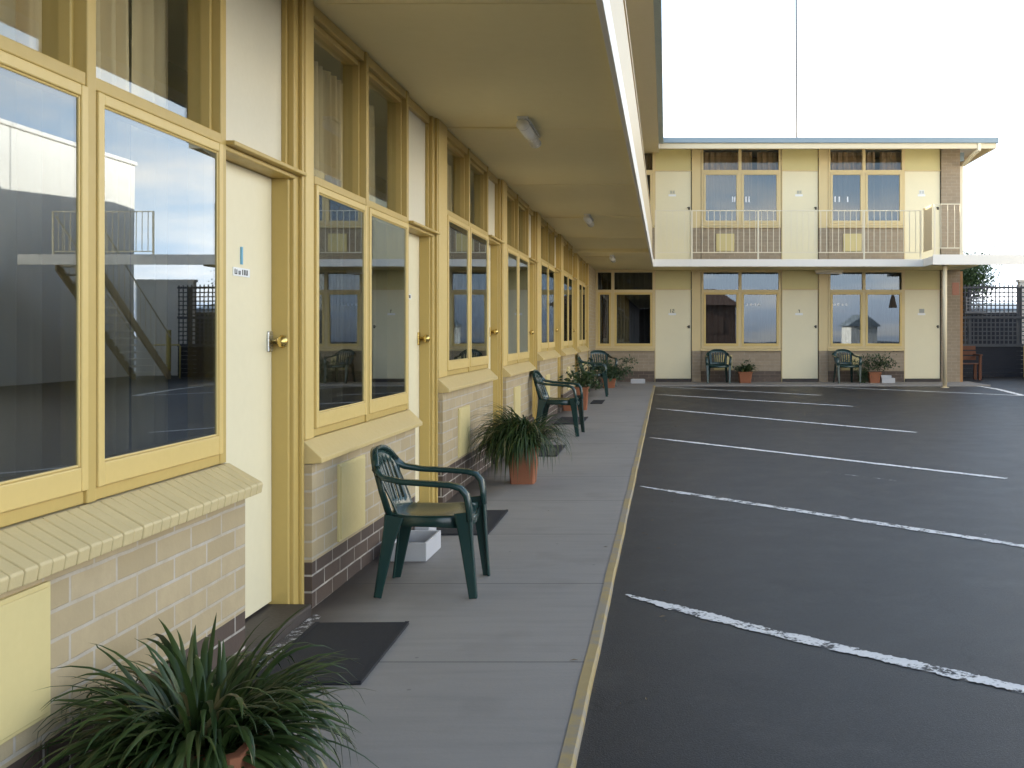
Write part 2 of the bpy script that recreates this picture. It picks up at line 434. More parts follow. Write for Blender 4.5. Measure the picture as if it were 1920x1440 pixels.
# y0(prev pil1), mullion, right edge, recess end, pil0, pil1, transom z, frame bottom z, door bottom, prev pil0
BAYS = [
 (2.03, 3.045, 3.99, 4.72, 4.83, 5.03, 2.02, .785, .064, 1.83),
 (5.03, 5.86, 6.82, 7.54, 7.66, 8.04, 2.02, .785, .066, 4.83),
 (8.04, 8.90, 9.88, 10.6, 10.70, 11.04, 2.22, .955, .20, 7.66),
 (11.04, 11.83, 12.79, 13.44, 13.55, 14.0, 2.215, .945, .21, 10.70),
 (14.0, 14.82, 15.75, 16.45, 16.58, 17.05, 2.28, 1.04, .25, 13.55),
 (17.05, 17.86, 18.75, 19.45, 19.58, 20.1, 2.31, 1.04, .26, 16.58),
 (20.1, 20.85, 21.75, 22.3, 22.4, 22.62, 2.31, 1.04, .27, 19.58)]
ordinal = ['nearest','second','third','fourth','fifth','sixth','farthest']
def ceil(y): return SOF if y < 19.4 else 2.80
for i, (y0, mu, ri, re, p0, p1, zt, zf, zd, pp0) in enumerate(BAYS):
    C = ceil(y0+.5)-.001; C2 = ceil(p0)-.001
    sh = .088 if i else 0.; y0 -= sh; p1 -= .088
    near = i < 3; bv = .004 if i < 4 else 0
    # window frame
    m = WB('L')
    m.b(y0, y0+.045, -.13, -.004, zf, C); m.b(ri-.05, ri, -.13, -.002, zf, C); m.b(mu-.024, mu+.024, -.13, .004, zf, C)
    for a, b in ((y0+.045, mu-.024), (mu+.024, ri-.05)):
        m.b(a, b, -.13, -.006, zf, zf+.038); m.b(a, b, -.13, .0, zt-.018, zt+.022); m.b(a, b, -.13, -.008, C-.055, C)
        # stepped stops round the upper light
        m.b(a, a+.018, -.12, -.035, zt+.022, C-.055); m.b(b-.018, b, -.12, -.035, zt+.022, C-.055)
        m.b(a+.018, b-.018, -.12, -.037, C-.085, C-.055)
    wn = m.build('window', M['trim'], LW, bevel=bv)
    for a, b in ((y0+.048, mu-.027), (mu+.027, ri-.053)):
        m = WB('L'); sash_frame(m, a, b, zf+.041, zt-.021, -.05, .010, .034, .07, .005); m.build('sash', M['sash'], wn, bevel=bv)
        m = WB('L'); m.b(a+.036, b-.036, -.004, .0, zf+.112, zt-.055); m.build('pane', M['glass'], wn)
        m = WB('L'); m.b(a+.012, b-.012, -.072, -.068, zt+.024, C-.07); m.build('pane', M['clear'], wn)
    # sill
    if i == 0:
        m = WB('L'); u = pp0
        m.prism(pp0, ri+.012, [(-.12,zf-.004),(-.001,zf-.004),(.105,zf-.068),(.105,zf-.092),(.042,zf-.112),(-.12,zf-.112)])
        sm = m.build('sill', paint('sill_mortar', (.52,.44,.27), .8), wn)
        m = WB('L'); kq = 0
        while u < ri:
            d = random.uniform(-.0012,.0012)
            m.prism(u+.002, min(u+.0555, ri+.017), [(.002,zf-.001+d),(.132+d,zf-.076+d),(.136+d,zf-.082+d),(.130+d,zf-.118),(.044,zf-.114),(.003,zf-.05)])
            u += .0572
        m.build('sill_brick', paint('sill_brick_paint', (.57,.46,.24), .5, .1, 9, .2), wn, bevel=.004)
    else:
        m = WB('L')
        m.prism(pp0+.002, ri+.015, [(-.12,zf-.003),(-.001,zf-.003),(.085,zf-.085),(.085,zf-.108),(.042,zf-.112),(-.12,zf-.112)])
        m.build('sill', M['sill'], wn, bevel=bv)
    # brick below
    fl0 = floor(y0)-.06; zp = .215 + floor(y0)*.6 + (0 if i < 2 else .05)
    m = WB('L'); m.b(pp0, ri, -.14, .04 + (.03 if i == 0 else 0), zp, zf-.114); bw = m.build('brick_wall', M['brick'], LW)
    m = WB('L'); m.b(pp0, ri, -.14, .04 + (.03 if i == 0 else 0), fl0, zp-.0005); m.build('brick_plinth', M['brickdark'], LW)
    nb = .04 + (.03 if i == 0 else 0)
    pa, pb, pz0, pz1 = (2.25,2.71,.285,.635) if i == 0 else (y0+.26, y0+.70, zp+.02, zp+.41)
    m = WB('L'); m.b(pa, pb, nb-.01, nb+.012, pz0, pz1); m.b(pa+.012, pb-.012, nb+.012, nb+.017, pz0+.012, pz1-.012)
    m.build('access_panel', M['panel'], bw, bevel=.003)
    # pilaster and door jamb
    m = WB('L'); m.b(p0, p1-.0005, -.13, .012, zf-.108 if i == len(BAYS)-1 else BAYS[i+1][7]-.0, C2)
    m.build('pilaster', M['sash'], LW, bevel=bv)
    m = WB('L'); m.b(re+.022, p0-.001, -.16, -.012, floor(re)-.02, C2); m.b(re, re+.022, -.16, -.03, floor(re)-.02, zt-.03)
    m.b(re, re+.022, -.16, -.04, zt+.02, C2)
    m.b(p0-.03, p0-.002, -.012, .006, floor(re)-.02, C2)
    m.build('door_jamb', M['trim'], LW, bevel=bv)
    m = WB('L'); m.b(ri+.001, p0-.032, -.15, .030, zt-.012, zt+.006); m.b(ri+.001, re+.021, -.15, -.006, zt-.032, zt-.0125)
    m.build('door_head', M['trim'], LW, bevel=bv)
    m = WB('L'); m.b(ri+.001, re-.001, -.15, -.03, C2-.06, C2); m.build('head_strip', M['trim'], LW, bevel=bv)
    m = WB('L'); m.b(ri+.001, re-.001, -.09, -.062, zt+.0065, C2-.0605); m.build('transom_panel', M['panel_pale'], LW)
    # door
    m = WB('L'); m.b(ri+.002, re-.003, -.145, -.105, zd, zt-.0335)
    dr = m.build('door', M['door'], LW, bevel=.002)
    hz = 1.245 if i < 2 else 1.30 if i < 4 else 1.34
    m = WB('L'); m.b(re-.062, re-.010, -.105, -.094, hz-.047, hz+.047); m.build('escutcheon', M['chrome'] if i == 0 else M['brass'], dr, bevel=.004)
    m = WB('L'); q = m.P(re-.036, -.094, hz)
    m.tube([(q[0],q[1],hz),(q[0]+.028,q[1],hz),(q[0]+.03,q[1],hz),(q[0]+.045,q[1],hz),(q[0]+.062,q[1],hz),(q[0]+.072,q[1],hz)],[.012,.012,.020,.030,.027,.012],14)
    m.build('handle', M['brass'], dr, smooth=True)
    uc = ri + (re-ri)*.53
    nz = 1.61 if i < 2 else 1.75
    m = WB('L'); m.b(uc-.008, uc+.008, -.105, -.099, nz-.037, nz+.037); m.build('numeral', M['blue'] if i == 0 else M['greyplate'], dr)
    m = WB('L'); m.b(uc-.085, uc+.085, -.105, -.1015, nz-.088, nz-.052)
    pl = m.build('name_plate', M['plate'], dr)
    m = WB('L')
    for du, ww, hh in ((-.07,.004,.022),(-.062,.012,.004),(-.052,.004,.02),(-.03,.004,.016),(-.018,.004,.016),(-.024,.010,.004),(.008,.006,.022),(.028,.006,.022),(.042,.004,.022),(.056,.004,.022),(.05,.012,.004)):
        m.b(uc+du-ww/2, uc+du+ww/2, -.1015, -.0995, nz-.081, nz-.081+hh)
    m.build('plate_lettering', M['ink'], dr)
    # step
    m = WB('L'); m.b(ri+.003, re-.001, -.2, .078, floor(ri)-.03, max(floor(re)+.012, zd-.012 if i < 2 else zd-.1))
    if i > 1: m.b(ri+.003, re-.001, -.2, -.02, zd-.0995, zd-.004)
    m.build('doorstep', M['step'], LW, bevel=.008)
    # curtain inside
    gap = {0:((3.72,3.78),),1:((5.42,5.50),(6.38,6.5)),2:((9.2,9.5),)}.get(i, ((mu+.25, mu+.45),))
    add_curtain('L', y0-.02, ri+.03, zf+.05, C-.10, M['curtain'],
                'tan pleated curtain behind the glass of the %s window of the left wing' % ordinal[i], 'curtains in the left wing', gap)
m = WB('L'); m.b(22.63, BY+.02, -.14, .012, .10, 2.799); m.build('corner_brickwork', M['brick'], LW)
# slab, soffit, fascia, parapet
m = MB(); m.box(-9, -.322, -16, 33.3, 2.870, 2.955); m.build('slab', M['soffit'], LW)
m = MB(); m.box(WX-.5, -.322, 19.35, 23.2, 2.80, 2.8695); m.build('dropped_soffit', M['soffit'], LW, bevel=.004)
m = MB()
for yj in (5.0, 8.05, 11.05, 14.0, 17.05): m.box(WX+.06, -.323, yj-.012, yj+.012, 2.8670, 2.8698)
m.build('soffit_cover_strip', M['soffit'], LW)
m = MB(); m.box(-.3215, -.287, -16, 23.25, 2.795, 2.972); m.build('fascia', M['white'], LW, bevel=.004)
m = MB(); m.box(-.335, -.312, -16, 23.2, 2.985, 3.70); m.box(-.345, -.30, -16, 23.2, 3.7005, 3.735)
for y in [-15+2.6*i for i in range(15)]: m.box(-.375, -.3355, y, y+.04, 2.956, 3.70)
m.build('balcony_parapet', M['parapet'], LW)
# body behind the rooms, upper storey, ends
m = MB(); m.box(-9, -2.9, 1.6, 33, -.1, 2.869); m.build('inner_wall', M['interior'], LW)
m = MB(); m.box(-2.899, WX-.02, 1.6, 1.829, -.1, 2.869); m.box(-9, WX, -16, 1.599, -.1, 2.869); m.box(WX+.001, -.33, -16.3, -16.05, -.1, 2.868); m.build('end_wall', M['brickdark'], LW)  # unseen dark walls; cross wall added to block sunlit view mirrored in corner window
m = MB(); m.box(-9, WX, -16, 33, 2.956, 5.585); m.build('upper_wall', M['panel'], LW)
for j in range(9):
    y = -3.4+3.0*j
    m = WB('L'); m.b(y, y+1.8, .001, .03, 3.9, 5.5)
    uw = m.build('window', M['trim'], LW)
    m = WB('L')
    for a in (y+.06, y+.93): m.b(a, a+.80, .0305, .036, 3.96, 5.1); m.b(a, a+.80, .0305, .036, 5.17, 5.46)
    m.build('pane', paint('upper_dark_glass', (.03,.035,.04), .06, .05, 2, .0, .8), uw)
    m = WB('L'); m.b(y+1.9, y+2.7, .001, .025, 2.98, 5.1); m.build('door', M['door'], LW)
m = MB(); m.box(-9.3, -.17, -16.5, 33.6, 5.60, 5.66)
m.loft([[(-9.3,y,5.661),(-.17,y,5.661),(-.17,y,5.74),(-4.7,y,6.1),(-9.3,y,5.74)] for y in (-16.5,33.6)])
rf = m.build('roof', M['eave'], LW)
m = MB(); m.box(-.168, -.06, -16.5, 23.699, 5.63, 5.765); m.build('gutter', M['gutter'], rf, bevel=.01)

# ------------------------------------------------------------------ BACK WING
BW = tag(empty('motel_wing', (2.7, BY, .138)), 'two storey cream motel wing with white railed balcony across the far end', 'building', 'wings of the motel')
WIN = [(-1.68,-.275,-1.27),(.838,2.73,1.76),(3.86,5.66,4.71)]
DOR = [(-.254,.596),(2.766,3.617),(5.685,6.525)]
def storey(level):
    if level == 0:
        zb, zfr, zt, ztop, zpl, dz0, dz1 = .138, .935, 2.30, 2.799, .40, .214, 2.325
    else:
        zb, zfr, zt, ztop, zpl, dz0, dz1 = 2.941, 3.86, 5.15, 5.688, 3.10, 2.975, 5.155
    for w_i, (a, b, mu) in enumerate(WIN):
        m = WB('B')
        th = ztop-.055 if level == 0 else ztop-.012
        m.b(a, a+.05, -.10, .0, zfr, ztop); m.b(b-.05, b, -.10, .0, zfr, ztop); m.b(mu-.035, mu+.035, -.10, .003, zfr, ztop)
        for c, d in ((a+.05, mu-.035), (mu+.035, b-.05)):
            m.b(c, d, -.10, -.002, zfr, zfr+.05); m.b(c, d, -.10, -.002, zt-.03, zt+.03); m.b(c, d, -.10, -.002, th, ztop)
        wn = m.build('window', M['backtrim'], BW)
        for c, d in ((a+.053, mu-.038), (mu+.038, b-.053)):
            m = WB('B'); sash_frame(m, c, d, zfr+.053, zt-.033, -.045, .012, .045, .055); m.build('sash', M['sash'] if level == 0 else M['backtrim'], wn)
            m = WB('B'); m.b(c+.05, d-.05, -.03, -.026, zfr+.11, zt-.08); m.build('pane', M['glass'], wn)
            m = WB('B'); m.b(c, d, -.06, -.056, zt+.032, th-.002); m.build('pane', M['clear'] if level else M['glass'], wn)
        m = WB('B'); m.prism(a-.01, b-.003, [(-.09,zfr-.002),(.0,zfr-.002),(.07,zfr-.035),(.07,zfr-.06),(-.09,zfr-.06)]); m.build('sill', M['backtrim'], wn)
        if level == 1 and w_i > 0:
            m = WB('B')
            for u in ((mu-.19,mu-.14,mu+.13,mu+.20) if w_i == 1 else (a+.15,a+.25,a+.45)): m.b(u, u+.028, -.026, -.022, 4.42, 4.55)
            m.build('pane_mark', M['pane_mark'], wn)  # short white upright marks laid on the panes
        if level == 0 and w_i > 0:
            m = WB('B'); u0 = mu+.14 if w_i == 1 else a+.12
            for q in range(4):
                u = u0+q*.095; m.b(u, u+.05, -.026, -.022, 1.955, 1.972); m.b(u, u+.014, -.026, -.022, 1.972, 1.99); m.b(u+.036, u+.05, -.026, -.022, 1.972, 1.99); m.b(u+.012, u+.044, -.026, -.022, 1.99, 2.0)
            m.build('pane_mark', M['pane_mark'], wn)  # row of small white marks laid on the pane
        m = WB('B'); m.b(a-.002, b-.003, -.12, .02, zpl, zfr-.062); bk = m.build('brick_wall', M['brickback'], BW)
        m = WB('B'); m.b(a-.002, b-.003, -.12, .02, zb-.05, zpl-.0005); m.build('brick_plinth', M['brickbackdark'] if level == 0 else M['brickback'], BW)
        if w_i > 0:
            pz = (3.24,3.66) if level else (.42,.78)
            ux = a+.35 if level else a+.3
            m = WB('B'); m.b(ux, ux+.43, .021, .05, pz[0], pz[1]); m.b(ux+.02, ux+.41, .05, .056, pz[0]+.02, pz[1]-.02); m.build('access_panel', M['panel'], bk, bevel=.006)
        cm = M['curtain_dark'] if (level == 0 and w_i == 0) else M['curtain_grey'] if level == 0 else M['curtain_brown']
        gap = () if w_i == 0 else ((mu+.3, mu+.42),)
        add_curtain('B', a-.02, b+.02, zfr+.04, ztop-.05, cm,
            '%s pleated curtain in the %s window on the %s of the far wing' % ({0:'dark charcoal' if level==0 else 'brown',1:'grey' if level==0 else 'brown',2:'grey' if level==0 else 'brown'}[w_i], ('corner','middle','right-hand')[w_i], ('ground floor','upper floor')[level]),
            'curtains in the far wing', gap, n=-.2, amp=.03, wl=.16)
    for d_i, (a, b) in enumerate(DOR):
        m = WB('B'); m.b(a, b, -.09, -.035, dz0, dz1); dr = m.build('door', M['door'], BW, bevel=.003)
        m = WB('B'); m.b(a, b, -.09, -.03, dz1+.025, ztop); m.build('transom_panel', M['backpanel'], BW)
        m = WB('B'); m.b(a-.022, b+.02, -.09, -.012, dz1+.003, dz1+.024); m.build('door_head', M['backtrim'], BW)
        m = WB('B'); m.b(a-.02, a-.002, -.09, -.012, zb, ztop) ; m.build('door_jamb', M['backtrim'], BW)
        if level == 0:
            m = WB('B'); m.b(a, b, -.09, .05, zb-.03, dz0-.012); m.build('doorstep', M['step'], BW)
        hz = 1.45 if level == 0 else 4.27
        m = WB('B'); m.b(b-.07, b-.03, -.035, -.022, hz-.035, hz+.035); q = m.P(b-.05, -.022, hz)
        m.tube([q, (q[0], q[1]-.05, q[2]), (q[0]-.05, q[1]-.055, q[2]+.012)], .011, 8); m.build('handle', M['darkmetal'], dr)
        uc = a+.40; nz = dz1-.53
        m = WB('B'); m.b(uc-.09, uc+.09, -.035, -.029, nz-.07, nz-.02); m.build('name_plate', M['plate'], dr)
        m = WB('B')
        if level == 0 and d_i == 0:     # the numerals 12
            m.b(uc-.045, uc-.033, -.035, -.03, nz-.01, nz+.075)
            for (x0,x1,z0,z1) in ((.0,.045,.063,.075),(.035,.047,.036,.0629),(.0,.047,.026,.0359),(.0,.012,.002,.0259),(.0,.047,-.01,.0019)):
                m.b(uc+x0, uc+x1, -.035, -.03, nz+z0, nz+z1)
            m.build('numeral', M['ink'], dr)
        elif level == 0 and d_i == 1:
            m.b(uc-.02, uc+.02, -.035, -.03, nz+.045, nz+.06); m.b(uc+.006, uc+.02, -.035, -.03, nz-.01, nz+.0449)
            m.build('numeral', M['ink'], dr)
        else:
            if d_i == 2: m.b(uc-.055, uc+.065, -.035, -.031, nz-.018, nz+.08)
            m.build('number_backing', M['plate'] if level else M['greyplate'], dr) if d_i == 2 else m.bm.free()
            m = WB('B')
            for x0 in (-.045, .015):
                m.b(uc+x0, uc+x0+.012, -.035, -.027, nz-.01, nz+.07); m.b(uc+x0+.026, uc+x0+.038, -.035, -.027, nz-.01, nz+.07)
                m.b(uc+x0+.0121, uc+x0+.0259, -.035, -.027, nz+.028, nz+.04)
            m.build('numeral', M['greyplate'], dr)
    for a, b in ((.612,.826),(3.633,3.849)):
        m = WB('B'); m.b(a, b-.001, -.12, .006, zfr-.06, ztop); m.build('pilaster', M['backtrim'], BW)
        m = WB('B'); m.b(a, b-.001, -.12, .018, zb-.05, zfr-.0605); m.build('brick_pier', M['brickback'], BW)
    if level == 1:
        m = WB('B'); m.b(-3.4, -1.69, -.12, .0, zb, ztop); m.build('wall', M['backpanel'], BW)
for L in (0, 1): storey(L)
m = MB(); m.box(6.545, 6.99, BY-.02, 33, .05, 5.688); m.build('end_wall', M['brickback'], BW)
m = MB(); m.box(6.991, 7.06, BY+.0, BY+.12, .10, 2.765); m.build('corner_post', M['timber'], BW, bevel=.004)
m = MB(); m.box(6.80, 6.965, BY-.030, BY-.0205, 2.20, 2.50); m.box(6.81, 6.955, BY-.034, BY-.0301, 2.225, 2.32); m.build('wall_notice', M['sign'], BW)
m = MB(); m.box(-1.7, 6.544, BY+.75, 33, .05, 5.60); m.build('inner_wall', M['interior'], BW)
m = MB(); m.box(-.3215, 5.76, 23.29, BY+.74, 2.80, 2.940); m.box(WX-.2, -.322, 23.2005, BY+.74, 2.80, 2.8695); m.box(5.7605, 6.544, 23.29, BY+.74, 2.8005, 2.9395)
m.box(6.5445, 7.02, 23.29, BY-.021, 2.801, 2.939)
m.build('balcony_slab', M['soffit'], BW)
m = MB(); m.box(-.2865, 5.765, 23.25, 23.289, 2.79, 2.955); m.box(5.765, 5.80, 22.44, 23.289, 2.785, 2.96); m.build('fascia', M['white'], BW, bevel=.004)
# balcony railing
def railing(name, p, q, z0, zr, step, mat, parent, posts=(), sheet=False):
    m = MB(); p = Vector(p); q = Vector(q); L = (q-p).length; t = (q-p)/L
    def bar(d0, d1, h, za, zb_):
        a = p+t*d0; b = p+t*d1; s = Vector((-t.y, t.x))*h
        m.loft([[(*(a+s),za),(*(a-s),za),(*(b-s),za),(*(b+s),za)], [(*(a+s),zb_),(*(a-s),zb_),(*(b-s),zb_),(*(b+s),zb_)]])
    bar(0, L, .014, zr-.020, zr); bar(0, L, .009, z0+.16, z0+.18)
    if sheet: bar(.03, L-.03, .004, z0+.1805, zr-.0225)
    else:
        n = int(L/step)
        for i in range(1, n):
            d = L*i/n
            if any(abs(d-x) < .04 for x in posts): continue
            bar(d-.0065, d+.0065, .0065, z0+.1805, zr-.0225)
    for d in (0.018, L-.018) + tuple(posts):
        bar(d-.017, d+.017, .017, z0-.02, zr-.0221) if sheet is False else None
    return m.build(name, mat, parent)
railing('balcony_railing', (-.25,23.31), (5.74,23.31), 2.941, 4.06, .132, M['rail'], BW, posts=(.83, 2.32, 4.70))
railing('balcony_railing', (5.775,23.28), (5.775,22.50), 2.955, 4.09, .132, M['parapet'], BW, sheet=True)
railing('balcony_railing', (5.80,22.46), (6.40,22.46), 2.97, 4.10, .128, M['rail'], BW)
# landing slab running off to the right
m = MB(); m.box(5.801, 10.6, 22.47, 23.5, 2.86, 2.968); m.build('landing_slab', M['soffit'], BW)
m = MB(); m.box(5.765, 10.62, 22.40, 22.4395, 2.775, 2.995); m.box(5.8005, 10.62, 22.44, 22.469, 2.80, 2.96); m.build('landing_fascia', M['white'], BW, bevel=.004)
railing('landing_railing', (8.2,23.45), (10.5,23.45), 2.97, 4.05, .132, M['rail'], BW, posts=(1.2,))
# roof
m = MB(); m.box(-.165, 7.5, 23.80, 33.4, 5.69, 5.72)
m.loft([[(x,23.8,5.721),(x,33.4,5.721),(x,33.4,5.75),(x,28.5,6.05),(x,23.8,5.75)] for x in (-.165,7.5)])
rf = m.build('roof', M['white'], BW)
m = MB(); m.box(-.167, 7.60, 23.69, 23.799, 5.645, 5.77); m.build('gutter', M['gutter'], rf, bevel=.012)
m = MB(); m.box(7.501, 7.56, 23.80, 33.4, 5.53, 5.745); m.box(-.16, 7.56, 23.74, 23.7985, 5.525, 5.644); m.build('barge_board', M['backboard'], rf)
m = MB(); m.sweep([(7.17,23.75,5.645),(7.17,23.75,5.50),(7.10,23.95,5.43),(7.03,24.5,5.27)], [(1,0,0)]*3+[(1,0,0)], [.085]*4, [.07]*4)
m.box(6.992, 7.075, 24.70, 24.78, 2.97, 5.27); m.build('downpipe', M['rail'], BW)
m = MB(); m.box(6.992, 7.10, BY+.03, BY+.14, 5.40, 5.60); m.build('eave_bracket', M['gutter'], BW)

# ------------------------------------------------------------------ standing post, aerial, lamps
po = empty('support_post', (6.08, 22.62, floor(23)-.03)); tag(po, 'slim round cream steel post holding up the landing in front of the brick corner', 'post')
m = MB(); m.tube([(0,0,0),(0,0,2.886)], .048, 16); m.build('shaft', M['backboard'], po, local=True, smooth=True)
m = MB(); m.box(-.075,.075,-.075,.075,-.005,.012); m.build('base_plate', M['backboard'], po, local=True)
ae = MB(); ae.tube([(3.10,24.6,5.85),(3.08,24.6,10.4)], .017, 8); ae.tube([(3.10,24.6,5.7),(3.10,24.6,6.05)], .02, 8)
tag(ae.build('aerial_mast', M['darkmetal']), 'thin dark aerial mast rising from the roof of the far wing', 'aerial')

def soffit_lamp():
    t = empty('ceiling_light', (0,0,0))
    m = MB(); prof = []
    n = 20
    def ring(a, b, z): return [(a*math.cos(2*math.pi*k/n), b*math.sin(2*math.pi*k/n), z) for k in range(n)]
    m.box(-.04,.04,-.38,.38,-.018,0); m.build('base', M['opal'], t, local=True)
    m = MB(); m.loft([[(.045*math.cos(a), y*.82, -.060+.041*math.sin(a)) for a in [2*math.pi*k/16 for k in range(16)]] for y in (-.43,.43)])
    for y0_, y1_ in ((-.455,-.4301),(.4301,.455)): m.loft([[(.048*math.cos(a), y*.82, -.060+.0415*math.sin(a)) for a in [2*math.pi*k/16 for k in range(16)]] for y in (y0_, y1_)])
    m.build('diffuser', M['opal'], t, local=True, smooth=True)
    return t
lamp0 = soffit_lamp()
lampL = ['long white batten light on the walkway ceiling nearest the viewer', 'long white batten light half way along the walkway ceiling', 'long white batten light at the far dropped end of the walkway ceiling']
for i, (y, z) in enumerate(((7.95,2.8695),(14.1,2.8695),(20.3,2.7995))):
    t = lamp0 if i == 0 else copy_tree(lamp0)
    t.location = (-1.05, y, z); tag(t, lampL[i], 'light', 'ceiling lights over the walkway')
    if i == 0:
        m = MB(); m.box(-.66,-.041,.02,.032,-.010,-.0005); m.build('conduit', M['soffit'], t, local=True)
t = empty('batten_light', (3.85, 24.50, 2.799)); tag(t, 'pale tube batten light above the right-hand ground floor window of the far wing', 'light')
m = MB(); m.box(-.33,.33,-.05,.05,-.07,0); m.build('casing', M['rail'], t, local=True, bevel=.01)
m = MB(); m.tube([(-.31,0,-.088),(.31,0,-.088)], .017, 10); m.build('tube', M['opal'], t, local=True, smooth=True)

# ------------------------------------------------------------------ plastic chairs (local +X is forward)
def make_chair():
    t = empty('plastic_chair', (0,0,0))
    P = M['plastic']
    m = MB(); nu, nv = 12, 11; G = []
    for i in range(nu):
        u = i/(nu-1); row = []
        for j in range(nv):
            v = j/(nv-1)*2-1
            hw = .205+.035*u
            x = -.225+.455*u; z = .425-.022*math.sin(math.pi*min(u*1.05,1))*(1-v*v*.8) + .008*v*v
            if u > .85: z -= (u-.85)**2*1.9
            if u < .12: z += .01
            row.append(m.bm.verts.new((x - .025*v*v*u, v*hw, z)))
        G.append(row)
    for i in range(nu-1):
        for j in range(nv-1): m.bm.faces.new((G[i][j], G[i+1][j], G[i+1][j+1], G[i][j+1]))
    m.build('seat', P, t, local=True, smooth=True, solid=.014, sub=1)
    m = MB()
    for s in (-1,1):
        m.sweep([(-.215,s*.198,.405),(0,s*.222,.398),(.20,s*.240,.400)], [(0,0,1)]*3, [.06,.05,.065], [.012]*3)
    m.sweep([(-.225,-.19,.405),(-.225,.19,.405)], [(0,0,1)]*2, [.05]*2, [.012]*2)
    m.sweep([(.21,-.22,.385),(.222,0,.380),(.21,.22,.385)], [(0,0,1)]*3, [.045]*3, [.012]*3)
    m.build('apron', P, t, local=True, smooth=True)
    # backrest shell with slots
    m = MB(); nu, nv = 17, 12; G = []
    for i in range(nv):
        v = i/(nv-1); row = []
        for j in range(nu):
            q = j/(nu-1)*2-1
            hw = .185+.045*v-.03*max(0, v-.8)*5*.4
            top = .765-.085*abs(q)**3.0
            z = .42+(top-.42)*v
            x = -.215-.088*v-.02*v*v+.055*q*q*(1-.2*v)
            row.append(m.bm.verts.new((x, q*hw, z)))
        G.append(row)
    for i in range(nv-1):
        for j in range(nu-1):
            if 2 <= i <= 8 and j in (3,5,7,9,11,13): continue
            m.bm.faces.new((G[i][j], G[i+1][j], G[i+1][j+1], G[i][j+1]))
    m.build('backrest', P, t, local=True, smooth=True, solid=.010)
    m = MB()
    pts, wd = [], []
    for j in range(13):
        q = j/12*2-1
        pts.append((-.323+.050*q*q, q*.222, .772-.085*abs(q)**3.0)); wd.append((1,0,.25))
    m.sweep(pts, wd, [.040]*13, [.022]*13); m.build('back_rim', P, t, local=True, smooth=True)
    for s in (-1,1):
        m = MB()
        pts = [(-.276,s*.224,.690),(-.262,s*.238,.664),(-.225,s*.254,.640),(-.13,s*.268,.622),(.02,s*.276,.612),(.13,s*.278,.604),(.185,s*.277,.588),(.215,s*.274,.552),(.226,s*.270,.49),(.232,s*.262,.415)]
        wd = [(.8,s*.7,0),(.5,s*.9,0),(.2,s,0),(0,s,0),(0,s,0),(0,s,0),(0,s,0),(0,s,0),(0,s,0),(0,s,0)]
        m.sweep(pts, wd, [.045,.05,.054,.056,.058,.060,.062,.062,.064,.074], [0.028,.028,.028,.028,.028,.028,.030,.032,.030,.028])
        # inner side web of the backrest edge
        m.sweep([(-.276,s*.222,.690),(-.245,s*.210,.56),(-.205,s*.196,.42)], [(1,s*.3,0)]*3, [.034,.036,.04], [.014]*3)
        m.build('armrest', P, t, local=True, smooth=True)
        m = MB()
        m.sweep([(.233,s*.262,.43),(.240,s*.258,.30),(.262,s*.250,0)], [(0,1,0)]*3, [.076,.058,.036], [.014]*3)
        m.sweep([(.195,s*.286,.46),(.214,s*.278,.30),(.246,s*.264,0)], [(1,0,0)]*3, [.090,.068,.040], [.014]*3)
        m.build('leg', P, t, local=True, smooth=False, bevel=.002)
        m = MB()
        m.sweep([(-.222,s*.188,.43),(-.238,s*.196,.30),(-.278,s*.218,0)], [(0,1,0)]*3, [.066,.052,.034], [.014]*3)
        m.sweep([(-.180,s*.212,.43),(-.208,s*.216,.30),(-.260,s*.232,0)], [(1,0,0)]*3, [.105,.066,.036], [.014]*3)
        m.build('leg', P, t, local=True, smooth=False, bevel=.002)
    return t
chair0 = make_chair()
CH = [(-1.166,5.24,R(2),'dark green plastic armchair nearest the viewer beside the tan brick wall'),
      (-1.29,12.62,R(-3),'dark green plastic armchair half way along the walkway beyond the cascading potted plant'),
      (-1.36,19.55,R(2),'green plastic armchair in profile near the far end of the walkway by the leafy pots'),
      (-1.42,22.75,R(-70),'dark green plastic chair tucked in the corner under the dark curtained window'),
      (1.21,24.12,R(-90),'dark green plastic chair under the middle window of the far wing'),
      (4.19,24.12,R(-82),'dark green plastic chair under the right-hand window of the far wing')]
for i, (x, y, rz, lab) in enumerate(CH):
    c = chair0 if i == 0 else copy_tree(chair0)
    c.location = (x, y, floor(y)); c.rotation_euler.z = rz
    c.scale = (.91,.91,.91) if i == 0 else (1,1,1)
    tag(c, lab, 'chair', 'green plastic chairs outside the rooms')

